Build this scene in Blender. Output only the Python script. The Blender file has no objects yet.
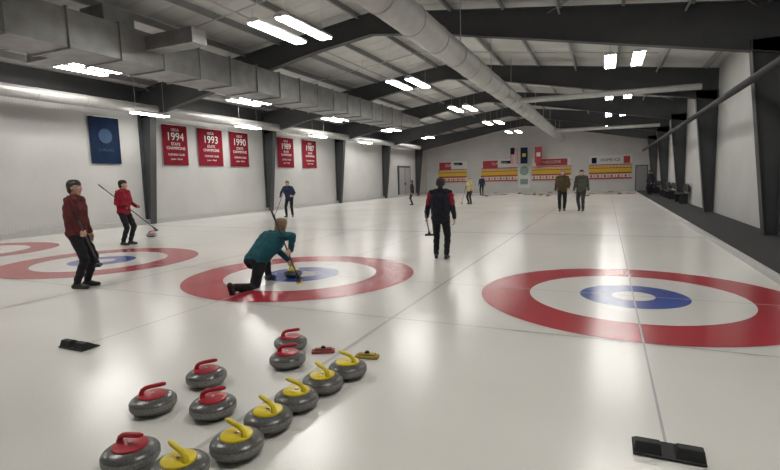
import bpy, math, random
import numpy as np
from mathutils import Vector, Matrix
random.seed(4)
V=Vector
# ------------------------------------------------------------------ materials
def mat(name,col,rough=.6,metal=0.,noise=0.,nscale=20.,bump=0.,bscale=60.,col2=None,emit=0.,spec=None,coat=0.):
    m=bpy.data.materials.new(name);m.use_nodes=True
    nt=m.node_tree;b=nt.nodes['Principled BSDF']
    b.inputs['Base Color'].default_value=(*col,1);b.inputs['Roughness'].default_value=rough;b.inputs['Metallic'].default_value=metal
    if spec is not None:b.inputs['Specular IOR Level'].default_value=spec
    if coat:b.inputs['Coat Weight'].default_value=coat
    if emit:
        b.inputs['Emission Color'].default_value=(*col,1);b.inputs['Emission Strength'].default_value=emit
    tc=nt.nodes.new('ShaderNodeTexCoord')
    if noise or col2:
        n=nt.nodes.new('ShaderNodeTexNoise');n.inputs['Scale'].default_value=nscale;n.inputs['Detail'].default_value=4
        nt.links.new(tc.outputs['Object'],n.inputs['Vector'])
        r=nt.nodes.new('ShaderNodeValToRGB');r.color_ramp.elements[0].position=.35;r.color_ramp.elements[1].position=.65
        c2=col2 if col2 else tuple(max(0,c*(1-noise)) for c in col)
        r.color_ramp.elements[0].color=(*c2,1);r.color_ramp.elements[1].color=(*col,1)
        nt.links.new(n.outputs['Fac'],r.inputs['Fac']);nt.links.new(r.outputs['Color'],b.inputs['Base Color'])
    if bump:
        n2=nt.nodes.new('ShaderNodeTexNoise');n2.inputs['Scale'].default_value=bscale;n2.inputs['Detail'].default_value=3
        nt.links.new(tc.outputs['Object'],n2.inputs['Vector'])
        bp=nt.nodes.new('ShaderNodeBump');bp.inputs['Strength'].default_value=bump;bp.inputs['Distance'].default_value=.02
        nt.links.new(n2.outputs['Fac'],bp.inputs['Height']);nt.links.new(bp.outputs['Normal'],b.inputs['Normal'])
    return m
def icemat(name,col,col2):
    m=mat(name,col,.19,0,col2=col2,nscale=.35,bump=.06,bscale=55,spec=.55)
    return m
def wavemat(name,col,rough,scale,axis,strength,noise=.08):
    m=mat(name,col,rough,0,noise=noise,nscale=.8)
    nt=m.node_tree;b=nt.nodes['Principled BSDF'];tc=[n for n in nt.nodes if n.type=='TEX_COORD'][0]
    w=nt.nodes.new('ShaderNodeTexWave');w.bands_direction=axis;w.inputs['Scale'].default_value=scale;w.wave_profile='SIN'
    nt.links.new(tc.outputs['Object'],w.inputs['Vector'])
    r=nt.nodes.new('ShaderNodeValToRGB');r.color_ramp.elements[0].position=.0;r.color_ramp.elements[1].position=.18
    nt.links.new(w.outputs['Fac'],r.inputs['Fac'])
    bp=nt.nodes.new('ShaderNodeBump');bp.inputs['Strength'].default_value=strength;bp.inputs['Distance'].default_value=.04
    nt.links.new(r.outputs['Color'],bp.inputs['Height']);nt.links.new(bp.outputs['Normal'],b.inputs['Normal'])
    return m
ICE=icemat('ice_white',(.76,.75,.71),(.70,.69,.65))
ICER=icemat('ice_red',(.44,.03,.045),(.38,.028,.04))
ICEB=icemat('ice_blue',(.04,.08,.38),(.035,.07,.33))
ICEW=icemat('ice_ring_white',(.77,.76,.725),(.73,.72,.685))
ICEL=icemat('ice_line',(.47,.47,.47),(.43,.43,.44))
ICED=icemat('ice_divider',(.57,.56,.53),(.53,.52,.49))
WALLW=wavemat('wall_panel_white',(.53,.525,.515),.6,3.2,'Y',.35)
WALLF=wavemat('wall_panel_far',(.62,.615,.60),.6,3.2,'X',.3)
ROOFW=wavemat('roof_insulation',(.66,.65,.63),.75,.42,'Y',.8,.15)
STEEL=mat('steel_dark_grey',(.05,.052,.056),.6,0,noise=.15,nscale=3)
PURL=mat('purlin_grey',(.24,.24,.24),.5,.1)
GALV=mat('galvanised_duct',(.30,.30,.295),.42,.5,noise=.25,nscale=2.5)
SPIR=mat('spiral_duct',(.46,.455,.44),.45,.3,noise=.12,nscale=4)
BLACK=mat('black_rubber',(.018,.018,.02),.7,0,bump=.2)
CARPET=mat('walkway_carpet',(.035,.035,.038),.95,0,noise=.3,nscale=40,bump=.3,bscale=150)
CURB=mat('curb_white',(.45,.45,.44),.5,noise=.1)
TUBE=mat('lamp_tube',(1,.975,.925),.4,emit=34)
HOUS=mat('lamp_housing',(.7,.7,.7),.4,noise=.05)
WHITE=mat('sign_white',(.72,.72,.70),.5,noise=.05,nscale=6)
RED=mat('sign_red',(.42,.03,.04),.5,noise=.1)
YEL=mat('sign_yellow',(.72,.48,.03),.5,noise=.1)
NAVY=mat('sign_navy',(.014,.026,.06),.9,noise=.15,nscale=8,spec=.08)
EMBL=mat('emblem_blue',(.06,.10,.17),.9,noise=.2,spec=.08)
BANR=mat('banner_red',(.20,.014,.026),.9,noise=.15,nscale=8,spec=.08)
DOORM=mat('door_grey',(.30,.30,.31),.5,noise=.08)
GRAN=mat('granite',(.15,.15,.142),.3,0,col2=(.045,.047,.045),nscale=160,coat=.2)
BAND=mat('granite_band',(.30,.295,.28),.6,0,col2=(.15,.15,.14),nscale=120)
HRED=mat('handle_red',(.44,.02,.035),.32,noise=.08,nscale=10)
HYEL=mat('handle_yellow',(.74,.58,.02),.32,noise=.08,nscale=10)
BOLT=mat('bolt_metal',(.5,.5,.5),.3,.9,noise=.05)
SHAFT=mat('broom_shaft',(.05,.05,.055),.35,noise=.1)
PADY=mat('pad_yellow',(.70,.40,.03),.6,noise=.1)
PADK=mat('pad_black',(.03,.03,.03),.7,noise=.1)
PADR=mat('pad_red',(.30,.07,.06),.6,noise=.1)
PADO=mat('pad_ochre',(.42,.30,.06),.6,noise=.1)
# ------------------------------------------------------------------ mesh builder
class MB:
    def __init__(s): s.v=[];s.f=[];s.m=[]
    def add(s,vs,fs,m=0):
        o=len(s.v);s.v+=[tuple(p) for p in vs];s.f+=[tuple(i+o for i in f) for f in fs];s.m+=[m]*len(fs)
    def box(s,c,d,m=0,M=None):
        x,y,z=[k/2 for k in d];c=V(c)
        vs=[V((a*x,b*y,e*z)) for a in(-1,1) for b in(-1,1) for e in(-1,1)]
        if M is not None: vs=[M@p for p in vs]
        vs=[p+c for p in vs]
        s.add(vs,[(0,1,3,2),(4,6,7,5),(0,4,5,1),(2,3,7,6),(0,2,6,4),(1,5,7,3)],m)
    def tube(s,pts,rad,m=0,seg=12,cap=True):
        pts=[V(p) for p in pts]
        if not hasattr(rad,'__len__'): rad=[rad]*len(pts)
        T=[]
        for i in range(len(pts)):
            a=pts[max(0,i-1)];b=pts[min(len(pts)-1,i+1)];T.append((b-a).normalized())
        n=T[0].orthogonal().normalized();vs=[];fs=[]
        for i,p in enumerate(pts):
            n=(n-T[i]*n.dot(T[i])).normalized();b=T[i].cross(n)
            for k in range(seg):
                a=2*math.pi*k/seg;vs.append(p+(n*math.cos(a)+b*math.sin(a))*rad[i])
        for i in range(len(pts)-1):
            for k in range(seg):
                fs.append((i*seg+k,i*seg+(k+1)%seg,(i+1)*seg+(k+1)%seg,(i+1)*seg+k))
        if cap: fs.append(tuple(range(seg))[::-1]);fs.append(tuple((len(pts)-1)*seg+k for k in range(seg)))
        s.add(vs,fs,m)
    def capsule(s,a,ra,b,rb,m=0,seg=12,n=4):
        a=V(a);b=V(b);d=(b-a)
        if d.length<1e-5:d=V((0,0,1e-4));b=a+d
        d.normalize();P=[];Rr=[]
        for i in range(n): t=math.pi/2*(i/n);P.append(a-d*ra*math.cos(t));Rr.append(max(ra*math.sin(t),ra*.08))
        P.append(a);Rr.append(ra);P.append(b);Rr.append(rb)
        for i in range(1,n+1): t=math.pi/2*(i/n);P.append(b+d*rb*math.sin(t));Rr.append(max(rb*math.cos(t),rb*.08))
        nn=d.orthogonal().normalized();bb=d.cross(nn);vs=[];fs=[]
        for p,r in zip(P,Rr):
            for k in range(seg):
                an=2*math.pi*k/seg;vs.append(p+(nn*math.cos(an)+bb*math.sin(an))*r)
        for i in range(len(P)-1):
            for k in range(seg): fs.append((i*seg+k,i*seg+(k+1)%seg,(i+1)*seg+(k+1)%seg,(i+1)*seg+k))
        fs.append(tuple(range(seg))[::-1]);fs.append(tuple((len(P)-1)*seg+k for k in range(seg)))
        s.add(vs,fs,m)
    def lathe(s,prof,mats,c=(0,0,0),seg=40):
        vs=[];c=V(c)
        for r,z in prof:
            for k in range(seg):
                a=2*math.pi*k/seg;vs.append(c+V((r*math.cos(a),r*math.sin(a),z)))
        o=len(s.v);s.v+=[tuple(p) for p in vs]
        for i in range(len(prof)-1):
            for k in range(seg):
                s.f.append(tuple(o+j for j in (i*seg+k,i*seg+(k+1)%seg,(i+1)*seg+(k+1)%seg,(i+1)*seg+k)));s.m.append(mats[i])
        s.f.append(tuple(o+k for k in range(seg))[::-1]);s.m.append(mats[0])
        s.f.append(tuple(o+(len(prof)-1)*seg+k for k in range(seg)));s.m.append(mats[-1])
    def annulus(s,c,r0,r1,z,m=0,seg=128):
        vs=[];fs=[]
        for k in range(seg):
            a=2*math.pi*k/seg
            for r in(r0,r1): vs.append((c[0]+r*math.cos(a),c[1]+r*math.sin(a),z))
        for k in range(seg):
            j=(k+1)%seg;fs.append((2*k,2*k+1,2*j+1,2*j))
        s.add(vs,fs,m)
    def obj(s,name,mats,smooth=False,parent=None,M=None,bevel=0):
        me=bpy.data.meshes.new(name);me.from_pydata(s.v,[],s.f)
        for m in mats: me.materials.append(m)
        me.polygons.foreach_set('material_index',s.m)
        if smooth: me.polygons.foreach_set('use_smooth',[True]*len(s.f))
        me.update();o=bpy.data.objects.new(name,me);bpy.context.collection.objects.link(o)
        if M is not None:o.matrix_world=M
        if parent:o.parent=parent
        if bevel:
            b=o.modifiers.new('bevel','BEVEL');b.width=bevel;b.segments=2;b.limit_method='ANGLE'
        if smooth:
            try: me.set_sharp_from_angle(angle=math.radians(40))
            except Exception: pass
        return o
def empty(name,loc=(0,0,0)):
    e=bpy.data.objects.new(name,None);e.location=loc;e.empty_display_size=.2;bpy.context.collection.objects.link(e);return e
def text(s,size,M,m,parent,ext=.002):
    c=bpy.data.curves.new('lettering','FONT');c.body=s;c.size=size;c.align_x='CENTER';c.align_y='CENTER';c.extrude=ext
    c.materials.append(m);o=bpy.data.objects.new('lettering',c);bpy.context.collection.objects.link(o);o.matrix_world=M;o.parent=parent
    return o
def frame_left(p): return Matrix(((0,0,1,p[0]),(1,0,0,p[1]),(0,1,0,p[2]),(0,0,0,1)))
def frame_far(p): return Matrix(((1,0,0,p[0]),(0,0,-1,p[1]),(0,1,0,p[2]),(0,0,0,1)))
# ------------------------------------------------------------------ dimensions
XL,XR,YB,YF=-16.6,3.6,-4.,46.5
XI=2.1
x0,T,S=.333,6.509,4.851
sheets=[x0-S*i for i in range(4)]
EAVE,RIDGE,XM=5.3,6.6,-6.5
TF=T+34.75
def roofz(x): return EAVE+(RIDGE-EAVE)*(1-abs(x-XM)/(10.1))
# floor
b=MB();b.box(((XL+XI)/2,(YB+YF)/2,-.05),(XI-XL,YF-YB,.1));b.obj('floor',[ICE])
b=MB();b.box(((XI+XR)/2+.04,(YB+YF)/2,-.04),(XR-XI-.08,YF-YB,.12));b.obj('floor_walkway',[CARPET])
b=MB();b.box((XI+.04,(YB+YF)/2,.03),(.08,YF-YB,.12));b.obj('trim_1',[CURB],bevel=.01)
b=MB();b.box((XL+.06,(YB+YF)/2,.09),(.12,YF-YB,.18));b.obj('baseboard_left',[CURB],bevel=.01)
# walls
b=MB();b.box((XL-.1,(YB+YF)/2,2.6),(.2,YF-YB,5.5));b.obj('wall_left',[WALLW])
b=MB();b.box((XR+.1,(YB+YF)/2,2.6),(.2,YF-YB,5.5));b.obj('wall_right',[WALLW])
for nm,y in(('wall_far',YF+.1),('wall_back',YB-.1)):
    b=MB();vs=[];P=[(XL-.2,-.15),(XR+.2,-.15),(XR+.2,EAVE),(XM,RIDGE+.05),(XL-.2,EAVE)]
    for yy in(y-.1,y+.1): vs+=[(p[0],yy,p[1]) for p in P]
    b.add(vs,[(0,1,2,3,4),(9,8,7,6,5)]+[(i,i+5,(i+1)%5+5,(i+1)%5) for i in range(5)]);b.obj(nm,[WALLF])
# ceiling
b=MB()
for xa,xb in((XL-.2,XM),(XM,XR+.2)):
    za,zb=roofz(max(xa,XL)),roofz(min(xb,XR))
    vs=[(xa,YB-.2,za),(xb,YB-.2,zb),(xb,YF+.2,zb),(xa,YF+.2,za),(xa,YB-.2,za+.1),(xb,YB-.2,zb+.1),(xb,YF+.2,zb+.1),(xa,YF+.2,za+.1)]
    b.add(vs,[(0,3,2,1),(4,5,6,7),(0,1,5,4),(1,2,6,5),(2,3,7,6),(3,0,4,7)])
b.obj('ceiling',[ROOFW])
# purlins
b=MB()
x=XL+.9
while x<XR-.3:
    z=roofz(x)-.1;b.box((x,(YB+YF)/2,z),(.02,YF-YB,.18));b.box((x+.03,(YB+YF)/2,z-.09),(.07,YF-YB,.015));x+=1.45
b.obj('ceiling_purlins',[PURL])
# frames
FY=[-1.25,6.2,13.6,21.05,28.5,35.95,43.4]
def rafter(b,y):
    n=12
    for side in(-1,1):
        xe=XL+.02 if side<0 else XR-.02
        prev=None
        for i in range(n+1):
            t=i/n;xx=xe+(XM-xe)*t;zt=roofz(xx)-.19;dep=1.1-.5*min(1,t*1.25);zb=zt-dep
            if prev:
                px,pt,pb=prev
                w=.015
                b.add([(px,y-w,pb),(xx,y-w,zb),(xx,y-w,zt),(px,y-w,pt),(px,y+w,pb),(xx,y+w,zb),(xx,y+w,zt),(px,y+w,pt)],[(0,1,2,3),(7,6,5,4)])
                for (z1,z2) in((pb,zb),(pt,zt)):
                    b.add([(px,y-.12,z1),(xx,y-.12,z2),(xx,y+.12,z2),(px,y+.12,z1),(px,y-.12,z1+.02),(xx,y-.12,z2+.02),(xx,y+.12,z2+.02),(px,y+.12,z1+.02)],[(0,3,2,1),(4,5,6,7),(0,1,5,4),(2,3,7,6)])
            prev=(xx,zt,zb)
        s=-side
        wx0,wx1=.25,.7
        zt=roofz(xe)-.9
        X0=xe
        w=.015
        b.add([(X0,y-w,0),(X0+s*wx0,y-w,0),(X0+s*wx1,y-w,zt),(X0,y-w,zt),(X0,y+w,0),(X0+s*wx0,y+w,0),(X0+s*wx1,y+w,zt),(X0,y+w,zt)],[(0,1,2,3),(7,6,5,4)])
        b.add([(X0+s*wx0,y-.14,0),(X0+s*wx0,y+.14,0),(X0+s*wx1,y+.14,zt),(X0+s*wx1,y-.14,zt),(X0+s*(wx0+.02),y-.14,0),(X0+s*(wx0+.02),y+.14,0),(X0+s*(wx1+.02),y+.14,zt),(X0+s*(wx1+.02),y-.14,zt)],[(0,1,2,3),(7,6,5,4),(0,3,7,4),(1,5,6,2)])
        b.box((X0+s*.02,y,zt/2),(.03,.28,zt))
for y in FY:
    b=MB();rafter(b,y);b.obj('portal_frame',[STEEL])
# dark upper band of left wall
b=MB();b.box((XL+.03,(YB+YF)/2,4.97),(.06,YF-YB,.62));b.obj('trim_2',[STEEL])
# house markings
for i,xs in enumerate(sheets):
    for ty in(T,TF):
        h=empty('curling_house',(xs,ty,0))
        for nm,r0,r1,m in(('ring_red',1.219,1.829,ICER),('ring_white',.61,1.219,ICEW),('ring_blue',.24,.61,ICEB),('button',0.,.24,ICEW)):
            bb=MB();bb.annulus((0,0),max(r0,.001),r1,.003,0);o=bb.obj(nm,[m]);o.parent=h
# lines
b=MB()
def line(xa,xb,ya,yb,m): b.add([(xa,ya,.0045),(xb,ya,.0045),(xb,yb,.0045),(xa,yb,.0045)],[(0,1,2,3)],m)
for xs in sheets:
    line(xs-.008,xs+.008,T-3.66,TF+3.66,0)
for ty,s in((T,1),(TF,-1)):
    for xs in sheets: line(max(XL+.2,xs-S/2+.05),min(XI,xs+S/2-.05),ty-.008,ty+.008,0)
    line(XL+.2,XI,ty+s*6.4-.05,ty+s*6.4+.05,1)
    line(XL+.2,XI,ty-s*1.84-.008,ty-s*1.84+.008,0)
for i in range(3):
    xd=sheets[i]-S/2;line(xd-.02,xd+.02,YB+1,YF-.6,1)
b.obj('ice_lines',[ICEL,ICED])
# hacks
for xs in sheets:
    for hy,s in((T-3.66,1),(TF+3.66,-1)):
        b=MB()
        for sx in(-.1,.1):
            b.add([(xs+sx-.07,hy-.1*s,.0),(xs+sx+.07,hy-.1*s,.0),(xs+sx+.07,hy+.08*s,.0),(xs+sx-.07,hy+.08*s,.0),(xs+sx-.06,hy-.08*s,.07),(xs+sx+.06,hy-.08*s,.07),(xs+sx+.06,hy-.03*s,.07),(xs+sx-.06,hy-.03*s,.07)],[(0,3,2,1),(4,5,6,7),(0,1,5,4),(1,2,6,5),(2,3,7,6),(3,0,4,7)])
        b.box((xs,hy-.02*s,.010),(.34,.18,.010))
        b.obj('curling_hack',[BLACK],bevel=.008)
# ------------------------------------------------------------------ ducts
def spiral(name,pts,r,m,hang=0):
    b=MB();b.tube(pts,r,0,28)
    a=V(pts[0]);e=V(pts[-1]);L=(e-a).length;d=(e-a)/L;k=1.2
    while k<L: b.tube([a+d*k,a+d*(k+.05)],r*1.05,0,28);k+=1.5
    if hang:
        k=2.
        while k<L:
            p=a+d*k
            b.tube([p+V((0,0,r)),V((p.x,p.y,roofz(p.x)-.02))],.012,0,6);k+=3.7
    return b.obj(name,[m],smooth=True)
spiral('round_air_duct',[(-3.6,YB+.1,4.62),(-3.6,44,4.62)],.31,SPIR,1)
spiral('round_air_duct',[(XL+.92,YB+.1,4.32),(XL+.92,42,4.32)],.19,SPIR)
spiral('branch_air_duct',[(-3.28,20.6,4.55),(3.0,20.6,4.5)],.11,SPIR)
spiral('branch_air_duct',[(-3.28,35.4,4.55),(3.0,35.4,4.5)],.11,SPIR)
spiral('heater_pipe',[(XR-.88,YB+.1,3.38),(XR-.88,YF-.4,3.38)],.08,BLACK)
b=MB()
y=YB+.1
while y<24.6:
    b.box((-10.95,y+.6,4.82),(1.25,1.18,.8),0);b.box((-10.95,y+1.2,4.82),(1.33,.04,.88),0);y+=1.2
b.box((-10.95,26.5,4.95),(.8,4,.5),0)
b.box((-10.95,8.3,5.4),(.8,.8,.5),0)
b.box((-12.6,8.3,4.95),(2.2,.6,.45),0)
b.box((-9.6,9.0,4.95),(1.6,.45,.35),0)
b.obj('rectangular_air_duct',[GALV],bevel=.008)
b=MB()
for x in(-9.0,-5.2,-1.2,1.6):
    b.tube([(x,YB+.1,roofz(x)-.32),(x,YF-.1,roofz(x)-.32)],.028,0,8)
    y=-2.
    while y<YF-1: b.tube([(x,y,roofz(x)-.32),(x,y,roofz(x)-.45)],.015,0,6);b.tube([(x,y,roofz(x)-.32),(x,y,roofz(x)-.02)],.008,0,6);y+=3.3
for y in(9.9,17.3,24.8,32.2): b.tube([(-14.8,y+.6,5.22),(-6.5,y+.6,6.28),(1.4,y+.6,5.25)],.018,0,8)
b.obj('sprinkler_pipes',[SPIR])
b=MB()
for i in range(1,len(FY)-1,2):
    for xa,xb in((-16,-11.5),(-1.5,3.)):
        b.tube([(xa,FY[i],roofz(xa)-.3),(xb,FY[i+1],roofz(xb)-.3)],.012,0,6);b.tube([(xb,FY[i],roofz(xb)-.3),(xa,FY[i+1],roofz(xa)-.3)],.012,0,6)
b.obj('roof_bracing',[PURL])
# ------------------------------------------------------------------ lamps
def lamp(x,y,z=5.0,ln=1.9,w=.34):
    b=MB();b.box((x,y,z+.05),(w,ln,.05),0)
    b.add([(x-w/2,y-ln/2,z+.075),(x+w/2,y-ln/2,z+.075),(x+w/2,y+ln/2,z+.075),(x-w/2,y+ln/2,z+.075),(x-.06,y-ln/2,z+.13),(x+.06,y-ln/2,z+.13),(x+.06,y+ln/2,z+.13),(x-.06,y+ln/2,z+.13)],[(4,5,6,7),(0,1,5,4),(1,2,6,5),(2,3,7,6),(3,0,4,7)],0)
    b.box((x,y,z+.02),(.03,ln,.05),0)
    for s in(-.085,.085): b.box((x+s,y,z+.01),(.12,ln-.06,.03),1)
    zr=roofz(x)
    for yy in(y-ln*.4,y+ln*.4): b.tube([(x,yy,z+.12),(x,yy,zr)],.004,0,6)
    b.obj('ceiling_lamp',[HOUS,TUBE])
MIDY=[2.5,9.9,17.3,24.8,32.2,39.7]
for y in MIDY:
    for x in(-14.6,-13.9,-7.2,-6.45,.02,.8): lamp(x,y)
for y in(5.,12.9,18.2,24.2,30.2): lamp(-15.2,y,4.05,1.5,.3)
# ------------------------------------------------------------------ left wall items
def banner(ya,yb,year,m,z0=2.33,z1=4.0):
    e=empty('championship_banner' if m is BANR else 'club_banner',(XL+.06,(ya+yb)/2,(z0+z1)/2))
    b=MB();w=yb-ya;n=10
    vs=[]
    for i in range(n+1):
        for j in(0,1): vs.append((.012*math.sin(i*1.3),-w/2+w*i/n,(z0-z1)/2 if j==0 else (z1-z0)/2))
    b.add(vs,[(2*i,2*i+2,2*i+3,2*i+1) for i in range(n)],0)
    b.tube([(0,-w/2-.05,(z1-z0)/2),(0,w/2+.05,(z1-z0)/2)],.018,1,8)
    o=b.obj('cloth',[m,WHITE]);o.parent=e
    bpy.context.view_layer.update()
    X=XL+.09;cy=(ya+yb)/2;cz=(z0+z1)/2
    def tx(s,size,dz,mm=WHITE):
        o=text(s,size,frame_left((X,cy,cz+dz)),mm,None);o.parent=e;o.matrix_parent_inverse=e.matrix_world.inverted()
    if year:
        tx('USCA',.16,.62);tx(year,.46,.33);tx('STATE\nCHAMPIONS',.17,-.05);tx('CURLING CLUB',.12,-.4);tx('Junior - Mixed',.1,-.58)
    else:
        b=MB();b.lathe([(.26,0),(.26,.005)],[0],seg=32);o=b.obj('emblem',[EMBL],M=frame_left((X,cy,cz+.15)));o.parent=e;o.matrix_parent_inverse=e.matrix_world.inverted()
        tx('CURLING',.14,-.35,EMBL)
banner(11.44,12.6,None,NAVY)
for a,c,yr in((14.5,15.8,'1994'),(16.4,17.9,'1993'),(18.4,19.7,'1990'),(22.1,23.6,'1989'),(24.5,26.0,'1987')): banner(a,c,yr,BANR)
b=MB();b.box((XL+.05,40.4,1.35),(.06,2.9,2.7),0)
for yy in(39.75,41.05): b.box((XL+.09,yy,1.3),(.05,1.22,2.45),1)
for yy in(40.3,40.5): b.box((XL+.14,yy,1.1),(.05,.04,.2),0)
b.obj('door_1',[STEEL,DOORM],bevel=.005)
# ------------------------------------------------------------------ far wall items
signs=['HOME ICE','WELCOME','CURLING','CURLING']
for i,xs in enumerate([.26,-4.6,-9.3,-13.9]):
    e=empty('scoreboard',(xs,YF-.06,1.7))
    b=MB();w=3.4 if i<3 else 2.9
    b.box((0,0,1.0),(w,.06,.85),0)
    if i==1: b.box((0,-.035,1.0),(w*.8,.02,.6),1)
    if i>=2: b.box((-w*.25,-.035,1.0),(w*.42,.02,.7),1);b.box((w*.2,-.035,1.15),(w*.3,.02,.25),4)
    if i==0: b.box((w*.38,-.035,1.0),(.5,.02,.6),1);b.box((-w*.38,-.035,1.0),(.4,.02,.5),4)
    b.box((0,-.035,.62),(w,.02,.07),1)
    b.box((0,0,.18),(w,.05,.68),3)
    b.box((0,-.03,.33),(w-.06,.02,.06),1);b.box((0,-.03,-.10),(w-.06,.02,.12),1)
    b.box((0,0,-.42),(w,.05,.42),0);b.box((0,-.03,-.56),(w,.02,.12),1)
    n=12
    for k in range(n):
        xk=-w/2+.2+k*(w-.4)/(n-1)
        b.box((xk,-.035,.12),(.13,.02,.2),2 if (k+i)%3 else 3);b.box((xk,-.035,.42),(.1,.02,.06),0);b.box((xk,-.035,-.36),(.14,.02,.2),3 if k%2 else 1)
    o=b.obj('board',[WHITE,RED,YEL,YEL,NAVY]);o.parent=e
    bpy.context.view_layer.update()
    o=text(signs[i],.34,frame_far((xs,YF-.12,2.72)),NAVY if i in(0,) else WHITE,None);o.parent=e;o.matrix_parent_inverse=e.matrix_world.inverted()
# flags
def flag(x,kind):
    b=MB();w,h=.62,1.45;z1=4.1;y=YF-1.2
    n=13 if kind=='us' else 3
    for k in range(n):
        xa=-w/2+w*k/n;xb=-w/2+w*(k+1)/n
        mi={'us':(0 if k%2==0 else 1),'ca':0,'club':2}[kind]
        yo=[.03*math.sin(3*xa/w*6),.03*math.sin(3*xb/w*6)]
        b.add([(x+xa,y+yo[0],z1-h),(x+xb,y+yo[1],z1-h),(x+xb,y+yo[1],z1),(x+xa,y+yo[0],z1)],[(0,1,2,3)],mi)
    if kind=='us': b.box((x-.13,y-.04,z1-.3),(.36,.01,.6),2)
    if kind=='ca': b.box((x,y-.04,z1-.7),(.34,.01,.35),1)
    if kind=='club': b.box((x,y-.04,z1-.7),(.3,.01,.3),3)
    b.tube([(x-w/2-.06,y,z1),(x+w/2+.06,y,z1)],.02,1,8)
    for s in(-1,1): b.tube([(x+s*w/2,y,z1),(x+s*w/2,y,roofz(x))],.005,1,6)
    b.obj('hanging_flag',[RED,WHITE,NAVY,YEL])
flag(-7.75,'us');flag(-6.85,'club');flag(-5.6,'ca')
b=MB();b.box((-7.0,YF-.05,1.5),(1.05,.06,2.2),0)
b.lathe([(.42,0),(.42,.03)],[1],seg=32)
k=len(b.v)-64
for i in range(k,len(b.v)):
    vx,vy,vz=b.v[i];b.v[i]=(-7.0+vx,YF-.09-vz,2.0+vy)
b.box((-7.0,YF-.09,1.0),(.7,.02,.5),1)
b.obj('club_emblem_board',[WHITE,mat('emblem_green',(.25,.38,.33),.6,noise=.2)])
b=MB();b.box((2.7,YF-.04,1.1),(.95,.06,2.2),0);b.box((2.7,YF-.08,1.08),(.82,.04,2.1),1);b.obj('door_2',[STEEL,DOORM])
for y in(27,31.5,34.5,40,43): 
    b=MB()
    b.box((XR-.3,y,.47),(.4,1.8,.06),0)
    for s in(-.8,.8):
        b.box((XR-.3,y+s,.24),(.36,.06,.40),0)
    b.box((XR-.12,y,.75),(.04,1.8,.35),0)
    b.obj('wall_bench',[BLACK],bevel=.008)
# ------------------------------------------------------------------ curling stones
def stone(x,y,ang,hm,name='curling_stone'):
    b=MB()
    prof=[(.055,0),(.062,.003),(.095,.008),(.125,.022),(.140,.036),(.1450,.046),(.1462,.049),(.1462,.075),(.1450,.079),(.138,.090),(.120,.103),(.095,.111),(.08,.1135)]
    ms=[0,0,0,0,0,1,1,1,0,0,0,0];b.lathe(prof,ms)
    b.lathe([(.088,.110),(.090,.116),(.086,.122),(.065,.126),(.02,.127)],[2]*4)
    b.tube([(-.062,0,.118),(-.066,0,.135),(-.060,0,.152),(-.040,0,.166),(-.012,0,.172),(.03,0,.176),(.065,0,.180),(.086,0,.181)],[.021,.017,.015,.0145,.0145,.015,.0145,.009],2,12)
    b.lathe([(.011,.126),(.011,.131),(.006,.132)],[3,3],seg=12)
    return b.obj(name,[GRAN,BAND,hm,BOLT],smooth=True,M=Matrix.Translation((x,y,0))@Matrix.Rotation(ang,4,'Z'))
for i,(x,y) in enumerate([(-2.306,1.66),(-2.727,2.156),(-2.304,2.26),(-2.717,2.618),(-2.35,3.132),(-2.567,3.479)]):
    stone(x,y,[.15,.7,.5,.6,.3,.45][i],HRED)
for i,(x,y) in enumerate([(-1.95,1.66),(-1.839,1.958),(-1.858,2.255),(-1.857,2.551),(-1.834,2.841),(-1.786,3.126)]):
    stone(x,y,[2.9,2.95,2.8,3.0,2.7,2.9][i],HYEL)
stone(-4.53,6.30,1.3,HYEL)
stone(-12.2,10.05,.4,HRED)
for (x,y,m) in((-3.9,37.2,HRED),(-4.6,39.0,HYEL),(-5.3,40.5,HRED),(-8.6,38.,HYEL),(-9.4,40.2,HRED),(-2.2,42.,HRED),(-2.2,42.5,HRED),(-2.2,43.,HYEL),(-6.8,43.,HYEL),(-6.8,42.5,HRED),(-1.2,36.5,HYEL),(.9,39.7,HRED)): stone(x,y,random.random()*6,m)
# ------------------------------------------------------------------ brooms
def broom(head,top,pad,width_dir=None):
    head=V(head);top=V(top);d=(top-head).normalized();b=MB()
    hb=head+V((0,0,.035))
    b.tube([hb+d*.02,hb+d*.06,hb+d*.12],[.028,.022,.014],2,12)
    b.tube([hb+d*.1,top-d*.02,top],[.0125,.0125,.009],0,10)
    b.tube([top-d*.16,top-d*.005],.0145,2,10)
    f=V((d.x,d.y,0))
    w=V(width_dir) if width_dir else (V((0,0,1)).cross(f) if f.length>.05 else V((1,0,0)))
    w.z=0;w.normalize();f=V((0,0,1)).cross(w)
    M=Matrix(((w.x,f.x,0),(w.y,f.y,0),(0,0,1)))
    b.box(head+V((0,0,.014)),(.18,.065,.024),1,M);b.box(head+V((0,0,.034)),(.16,.05,.018),2,M)
    return b.obj('curling_broom',[SHAFT,pad,BLACK],bevel=.004)
# ------------------------------------------------------------------ people
SK=mat('skin',(.55,.33,.24),.5,noise=.1,nscale=12)
SHO=mat('shoe_black',(.02,.02,.02),.5,noise=.1)
EYW=mat('eye_white',(.7,.7,.68),.3,noise=.03);EYP=mat('eye_pupil',(.03,.02,.015),.3,noise=.03);LIP=mat('lip',(.42,.17,.15),.5,noise=.05)
GLV=mat('glove_black',(.03,.03,.035),.8,noise=.1)
def cloth(n,c): return mat(n,c,.85,0,noise=.3,nscale=9,bump=.25,bscale=40,spec=.25)
def ik(a,b_,l1,l2,hint):
    d=b_-a;L=d.length
    if L>(l1+l2)*.995: b_=a+d.normalized()*(l1+l2)*.995;d=b_-a;L=d.length
    d=d.normalized();x=(l1*l1-l2*l2+L*L)/(2*L);h=math.sqrt(max(0,l1*l1-x*x))
    hn=V(hint);hn=(hn-d*hn.dot(d)).normalized()
    return a+d*x+hn*h,b_
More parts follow.
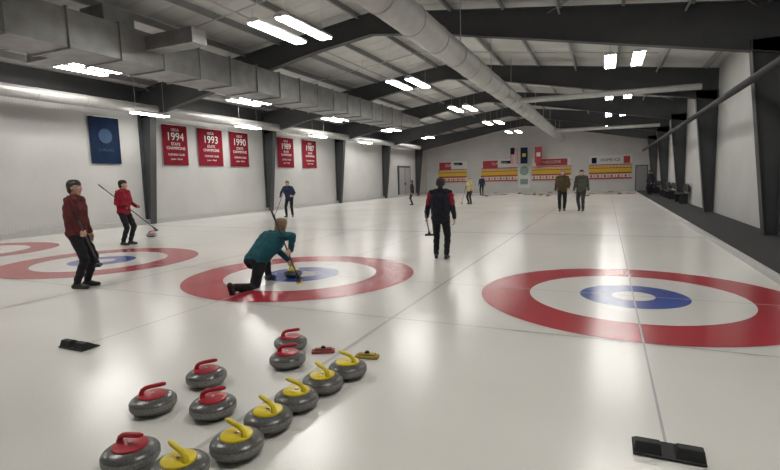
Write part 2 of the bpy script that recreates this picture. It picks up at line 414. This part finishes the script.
def person(name,loc,heading,h,P=(0,0,.93),C=(0,.01,1.27),look=(0,1,0),feet=None,hands=None,cols=None,hair='short',shyaw=0.,voxel=.009,glove=False,accent=False,knees=None,headtilt=(0,0,1),brooms=None,bulk=1.12,headout=None):
    k=h/1.75
    M=Matrix.Translation(loc)@Matrix.Rotation(heading,4,'Z')@Matrix.Scale(k,4)
    pr=[]
    JK,PT,SKI,HR,SH,GL,AC,EW,EP,LP=range(10)
    P=V(P);C=V(C);up=(C-P).normalized()
    lat=V((math.cos(shyaw),math.sin(shyaw),0));hx=V((math.cos(shyaw*.3),math.sin(shyaw*.3),0))
    def A(a,ra,b_,rb,m):
        if m==JK: ra*=bulk;rb*=bulk
        if m==PT: ra*=1+(bulk-1)*.7;rb*=1+(bulk-1)*.7
        pr.append((V(a),ra,V(b_),rb,m))
    A(P+hx*.065-up*.04,.114,P-hx*.065-up*.04,.114,JK)
    A(P+hx*.06,.110,C+lat*.09,.118,JK);A(P-hx*.06,.110,C-lat*.09,.118,JK);A(P,.116,C,.124,JK)
    sh=C+up*.125;SR=sh+lat*.185;SL=sh-lat*.185
    N=C+up*.185
    A(C+lat*.08,.112,sh+lat*.10,.080,JK);A(C-lat*.08,.112,sh-lat*.10,.080,JK)
    A(SR,.060,sh+lat*.05+up*.015,.066,JK);A(SL,.060,sh-lat*.05+up*.015,.066,JK)
    A(N-up*.03,.062,N+up*.012,.056,JK)
    A(P-up*.07+hx*.055,.105,P-up*.07-hx*.055,.105,PT)
    lk=V(look).normalized();hu=V(headtilt);hu=(hu-lk*hu.dot(lk)).normalized();hr=lk.cross(hu)
    hc=N+(up+V((0,0,.5))).normalized()*.135+lk*.02
    A(N-up*.02,.052,hc-hu*.05-lk*.015,.054,SKI)
    A(hc+hu*.03-lk*.025,.088,hc+hu*.03+lk*.012,.080,SKI)
    A(hc+hu*.0+lk*.02,.070,hc-hu*.075+lk*.045,.040,SKI)
    A(hc+lk*.088+hu*.008,.009,hc+lk*.108-hu*.025,.013,SKI)
    for s in(-1,1):
        A(hc+hr*s*.083+hu*.008,.014,hc+hr*s*.08-hu*.02,.011,SKI)
        A(hc+lk*.086+hr*s*.031+hu*.01,.011,hc+lk*.086+hr*s*.034+hu*.01,.011,EW)
        A(hc+lk*.094+hr*s*.032+hu*.01,.006,hc+lk*.095+hr*s*.032+hu*.01,.006,EP)
        A(hc+lk*.09+hr*s*.02+hu*.03,.006,hc+lk*.084+hr*s*.045+hu*.03,.005,HR)
    A(hc+lk*.084-hu*.052+hr*.018,.008,hc+lk*.084-hu*.052-hr*.018,.008,LP)
    A(hc+hu*.05-lk*.035,.088,hc+hu*.058+lk*.012,.080,HR)
    A(hc+hu*.02-lk*.045,.082,hc-hu*.035-lk*.055,.062,HR)
    for s in(-1,1): A(hc+hu*.045+hr*s*.03-lk*.01,.062,hc+hu*.0+hr*s*.045-lk*.035,.05,HR)
    if hair=='long':
        A(hc-hu*.03-lk*.06,.068,hc-hu*.15-lk*.075,.052,HR)
        for s in(-1,1): A(hc+hr*s*.05-lk*.03,.052,hc-hu*.12+hr*s*.06-lk*.05,.036,HR)
    if hair=='pony':
        A(hc-lk*.12+hu*.02,.03,hc-lk*.14-hu*.13,.02,HR)
    feet=feet or {'R':((.11,-.02,.09),-.1,0),'L':((-.11,.03,.09),.1,0)}
    for s,sg in(('R',1),('L',-1)):
        (an,ty,pt)=feet[s];an=V(an)
        hp=P+hx*sg*.09-up*.05
        hint=(knees or {}).get(s,(sg*.12,1,0))
        kn,an=ik(hp,an,.425,.425,hint)
        A(hp,.092,kn,.064,PT);mid=kn.lerp(an,.3);A(kn,.061,mid,.06,PT);A(mid,.06,an+(kn-an).normalized()*.03,.050,PT)
        td=V((-math.sin(ty)*math.cos(pt),math.cos(ty)*math.cos(pt),math.sin(pt)));dn=V((0,0,-1));dn=(dn-td*dn.dot(td)).normalized()
        if pt<-1.2: dn=V((0,-1,0))
        heel=an-td*.045+dn*.045;ball=an+td*.11+dn*.052;toe=an+td*.165+dn*.055
        A(an,.043,heel,.04,SH);A(heel,.04,ball,.042,SH);A(ball,.042,toe,.032,SH);A(an,.042,ball,.036,SH)
    hm=GL if glove else SKI
    hands=hands or {}
    for s,sg in(('R',1),('L',-1)):
        S0=SR if sg>0 else SL
        spec=hands.get(s,('free',(sg*.29,.06,.86 if P.z>.8 else .5),(0,.12,-1),(-sg,0,0)))
        curl=.45
        if spec[0]=='free':
            wr=V(spec[1]);d=V(spec[2]).normalized();n=V(spec[3]);n=(n-d*n.dot(d)).normalized()
        else:
            g=V(spec[1]);a=V(spec[2]).normalized();dd=g-S0;d=(dd-a*dd.dot(a)).normalized();n=a.cross(d).normalized()
            if n.dot(V(spec[3]))<0:n=-n
            wr=g-d*.075-n*.030;curl=1.15
        el,wr=ik(S0,wr,.285,.262,spec[4] if len(spec)>4 else (sg*.5,-1,-.4))
        A(S0,.060,el,.050,JK);A(el,.049,wr-(wr-el).normalized()*.02,.037,JK)
        if accent: A(S0+(el-S0)*.15,.068*bulk,S0+(el-S0)*.8,.0565*bulk,AC)
        A(wr-(wr-el).normalized()*.03,.029,wr+d*.015,.026,hm)
        sd=d.cross(n).normalized()
        ths=1 if sd.dot(V((0,1,0.2)) if spec[0]=='free' else V(spec[2]))>=0 else -1
        sd=sd*ths
        offs=[.031,.011,-.010,-.030];ln=[.072,.080,.074,.058]
        for o_,l in zip(offs,ln):
            kn=wr+d*(.088-abs(o_-.005)*.25)+sd*o_
            A(wr+d*.015+sd*o_*.55,.0135,kn,.0125,hm)
            p=kn;ang=0
            for q,(fr,rr) in enumerate(((.45,.0105),(.3,.0098),(.25,.009))):
                ang+=curl*(.75 if q==0 else .85)
                dir_=d*math.cos(ang)+n*math.sin(ang);p2=p+dir_*l*fr;A(p,rr,p2,rr*.94,hm);p=p2
        t0=wr+d*.022+sd*.022;t1=wr+d*.05+sd*.05+n*.018
        t2=t1+(d*.7+sd*(.35 if spec[0]=='free' else -.1)+n*.75).normalized()*.034;t3=t2+(d*.55+sd*-.2+n*(.6 if spec[0]=='free' else 1)).normalized()*.026
        A(t0,.0145,t1,.0125,hm);A(t1,.0115,t2,.0108,hm);A(t2,.0105,t3,.0095,hm)
    b=MB()
    for (a,ra,c,rc,m) in pr: b.capsule(a,ra,c,rc,m,seg=14,n=5)
    names=cols
    mats=[names['jk'],names['pt'],SK,names['hr'],SHO,GLV,names.get('ac',names['jk']),EYW,EYP,LIP]
    o=b.obj(name,mats)
    rm=o.modifiers.new('r','REMESH');rm.mode='VOXEL';rm.voxel_size=voxel;rm.adaptivity=0
    sm=o.modifiers.new('s','SMOOTH');sm.factor=.5;sm.iterations=3
    dg=bpy.context.evaluated_depsgraph_get();ev=o.evaluated_get(dg)
    me=bpy.data.meshes.new_from_object(ev);old=o.data
    o.modifiers.clear();o.data=me;bpy.data.meshes.remove(old)
    me.materials.clear()
    for m_ in mats: me.materials.append(m_)
    nv=len(me.vertices);co=np.empty(nv*3);me.vertices.foreach_get('co',co);co=co.reshape(-1,3)
    def field(Q):
        best=np.full(len(Q),1e9);idx=np.zeros(len(Q),int)
        for (a,ra,c,rc,m) in pr:
            a_=np.array(a);dv=np.array(c)-a_;L2=max(dv@dv,1e-9);t=np.clip(((Q-a_)@dv)/L2,0,1)
            ds=np.linalg.norm(Q-a_-t[:,None]*dv,axis=1)-(ra+(rc-ra)*t)
            w=ds<best;best[w]=ds[w];idx[w]=m
        return idx
    vi=field(co)
    nor=np.empty(nv*3);me.vertices.foreach_get('normal',nor);nor=nor.reshape(-1,3)
    cl=(vi==0)|(vi==1)|(vi==6)
    wr_=.006*np.sin(co[:,2]*38+6*np.sin(co[:,0]*14)+4*np.sin(co[:,1]*11))*np.sin(co[:,0]*17+co[:,2]*9+1)
    co[cl]+=nor[cl]*wr_[cl][:,None]
    co[:,2]=np.maximum(co[:,2],.004)
    me.vertices.foreach_set('co',co.ravel())
    nf=len(me.polygons);ce=np.empty(nf*3);me.polygons.foreach_get('center',ce);ce=ce.reshape(-1,3)
    me.polygons.foreach_set('material_index',field(ce).astype(np.int32))
    me.polygons.foreach_set('use_smooth',np.ones(nf,bool));me.update()
    o.matrix_world=M
    for (hd,tp,pad) in (brooms or []): broom(M@V(hd),M@V(tp),pad)
    return o
BLK=cloth('trousers_black',(.02,.02,.024));HB=mat('hair_brown',(.10,.055,.03),.6,noise=.4,nscale=40);HD=mat('hair_dark',(.025,.018,.015),.6,noise=.3,nscale=40);HG=mat('hair_grey',(.25,.24,.22),.6,noise=.3,nscale=40)
HBL=mat('hair_blond',(.24,.155,.08),.6,noise=.4,nscale=40)
def C_(jk,hr=HD,pt=BLK,ac=None):
    d={'jk':jk,'pt':pt,'hr':hr}
    if ac:d['ac']=ac
    return d
TEAL=cloth('jacket_teal',(.02,.11,.14));DARKJ=cloth('jacket_charcoal',(.022,.026,.036));REDJ=cloth('jacket_red',(.32,.02,.04));MAR=cloth('jacket_maroon',(.13,.03,.03))
NAV=cloth('jacket_navy',(.03,.04,.08));OLV=cloth('jacket_brown',(.10,.07,.035));GRN=cloth('jacket_olive',(.08,.085,.065));BEI=cloth('jacket_beige',(.50,.42,.22));KHA=cloth('trousers_grey',(.05,.05,.052))
def between(a,b_,t): a=V(a);b_=V(b_);return a+(b_-a)*t
bh,bt=(.50,.02,0),(.17,-.14,1.12)
g=between(bh,bt,.42)
person('curler_delivering',(-4.65,5.91,0),0,1.70,P=(-.03,-.28,.41),C=(.0,.03,.63),look=(.1,1,-.12),
  feet={'L':((-.06,.0,.09),.1,0),'R':((.05,-.93,.10),-.1,-1.25)},knees={'L':(-.3,1,.6),'R':(.1,.3,-1)},
  hands={'L':('grip',(.125,.385,.188),(.27,.96,0),(.5,0,-1),(-1,-.3,.2)),'R':('grip',g,V(bt)-V(bh),(-1,.5,0),(1,-.6,0))},
  cols=C_(TEAL,HBL),hair='long',voxel=.007,brooms=[(bh,bt,PADY)],bulk=1.18)
bh,bt=(-.36,.62,.42),(-.27,-.30,1.05);g=between(bh,bt,.60)
person('curler_standing',(-2.79,8.53,0),.15,1.54,look=(-.15,1,-.1),feet={'R':((.12,-.02,.09),-.15,0),'L':((-.11,.05,.09),.2,0)},
  hands={'L':('grip',g,V(bt)-V(bh),(1,0,0),(-.6,-1,0))},cols=C_(DARKJ,HD,BLK,REDJ),hair='short',accent=True,voxel=.007,brooms=[(bh,bt,PADK)],bulk=1.2)
bh,bt=(-.2,.75,.35),(.28,-.45,1.62);g=between(bh,bt,.52)
person('curler_watching',(-11.23,8.5,0),math.radians(-75),1.69,look=(-.3,1,0),hands={'R':('grip',g,V(bt)-V(bh),(-1,0,0),(.6,-1,-.2)),'L':('free',(-.2,.25,1.0),(.3,1,.1),(1,0,0))},cols=C_(REDJ,HD),voxel=.009,brooms=[(bh,bt,PADK)])
bh,bt=(.16,.36,.36),(.22,.10,1.25);g=between(bh,bt,.55)
person('curler_skipping',(-7.16,4.62,0),math.radians(-60),1.64,look=(.1,1,0),hands={'R':('grip',g,V(bt)-V(bh),(-1,0,0),(.8,-1,0))},cols=C_(MAR,HD),voxel=.007,brooms=[(bh,bt,PADK)])
bh,bt=(.62,.45,0),(.16,.18,1.25);g=between(bh,bt,.72)
person('curler_sweeping',(-12.51,17.36,0),math.radians(200),1.62,P=(0,-.03,.92),C=(.02,.03,1.25),look=(.1,1,-.1),feet={'R':((.16,.0,.09),-.2,0),'L':((-.14,.03,.09),.2,0)},hands={'R':('grip',g,V(bt)-V(bh),(-1,0,0),(.8,-1,0)),'L':('free',(-.22,.2,.98),(.5,1,0),(1,0,0))},cols=C_(NAV,HBL),brooms=[(bh,bt,PADK)])
person('curler_walking',(-1.69,21.58,0),math.radians(185),1.76,look=(.2,1,0),feet={'R':((.09,.16,.09),-.05,0),'L':((-.09,-.2,.11),.05,-.25)},hands={'R':('free',(.27,-.1,.87),(0,0,-1),(-1,0,0)),'L':('free',(-.24,.2,.95),(.2,.6,-1),(1,0,0))},cols=C_(OLV,HG),bulk=1.25)
person('curler_walking',(-.94,21.61,0),math.radians(170),1.74,look=(-.1,1,0),feet={'R':((.10,-.12,.10),-.05,-.1),'L':((-.10,.12,.09),.05,0)},cols=C_(GRN,HD,KHA),bulk=1.25)
bh,bt=(.3,.5,0),(.2,.15,1.2);g=between(bh,bt,.7)
person('curler_far',(-7.11,27.16,0),math.radians(160),1.52,hands={'R':('grip',g,V(bt)-V(bh),(-1,0,0),(.8,-1,0))},cols=C_(BEI,HBL),brooms=[(bh,bt,PADY)])
person('curler_far',(-10.3,26.3,0),math.radians(120),1.45,cols=C_(DARKJ,HD))
person('curler_far',(-9.69,41,0),math.radians(180),1.65,cols=C_(NAV,HD))
person('spectator',(2.75,38.2,.02),math.radians(120),1.7,cols=C_(DARKJ,HD))
person('spectator',(2.9,39.4,.02),math.radians(150),1.65,cols=C_(NAV,HD))
for (x,y,m,a) in((-2.24,3.50,PADR,.5),(-1.82,3.52,PADO,.2)):
    b=MB();b.box((0,0,.014),(.20,.075,.026),0);b.box((0,0,.034),(.15,.05,.016),0);b.tube([(0,0,.036),(0,.02,.052)],[.026,.016],1,12)
    b.obj('broom_head',[m,BLACK],bevel=.006,M=Matrix.Translation((x,y,0))@Matrix.Rotation(a,4,'Z'))
# ------------------------------------------------------------------ world + camera
w=bpy.data.worlds.new('world');bpy.context.scene.world=w;w.use_nodes=True;w.node_tree.nodes['Background'].inputs[0].default_value=(.5,.5,.5,1);w.node_tree.nodes['Background'].inputs[1].default_value=.3
cam=bpy.data.cameras.new('camera');co=bpy.data.objects.new('camera',cam);bpy.context.collection.objects.link(co)
cam.sensor_width=36;cam.lens=483.6/780*36;cam.clip_end=200
ya,p,r=[math.radians(a) for a in(24.143,6.516,1.468)]
f=V((-math.sin(ya)*math.cos(p),math.cos(ya)*math.cos(p),-math.sin(p)));r0=V((math.cos(ya),math.sin(ya),0));u0=r0.cross(f)
R=r0*math.cos(r)-u0*math.sin(r);U=u0*math.cos(r)+r0*math.sin(r)
Mx=Matrix((R,U,-f)).transposed().to_4x4();Mx.translation=V((0,0,1.495));co.matrix_world=Mx
bpy.context.scene.camera=co
bpy.context.scene.view_settings.view_transform='Standard'
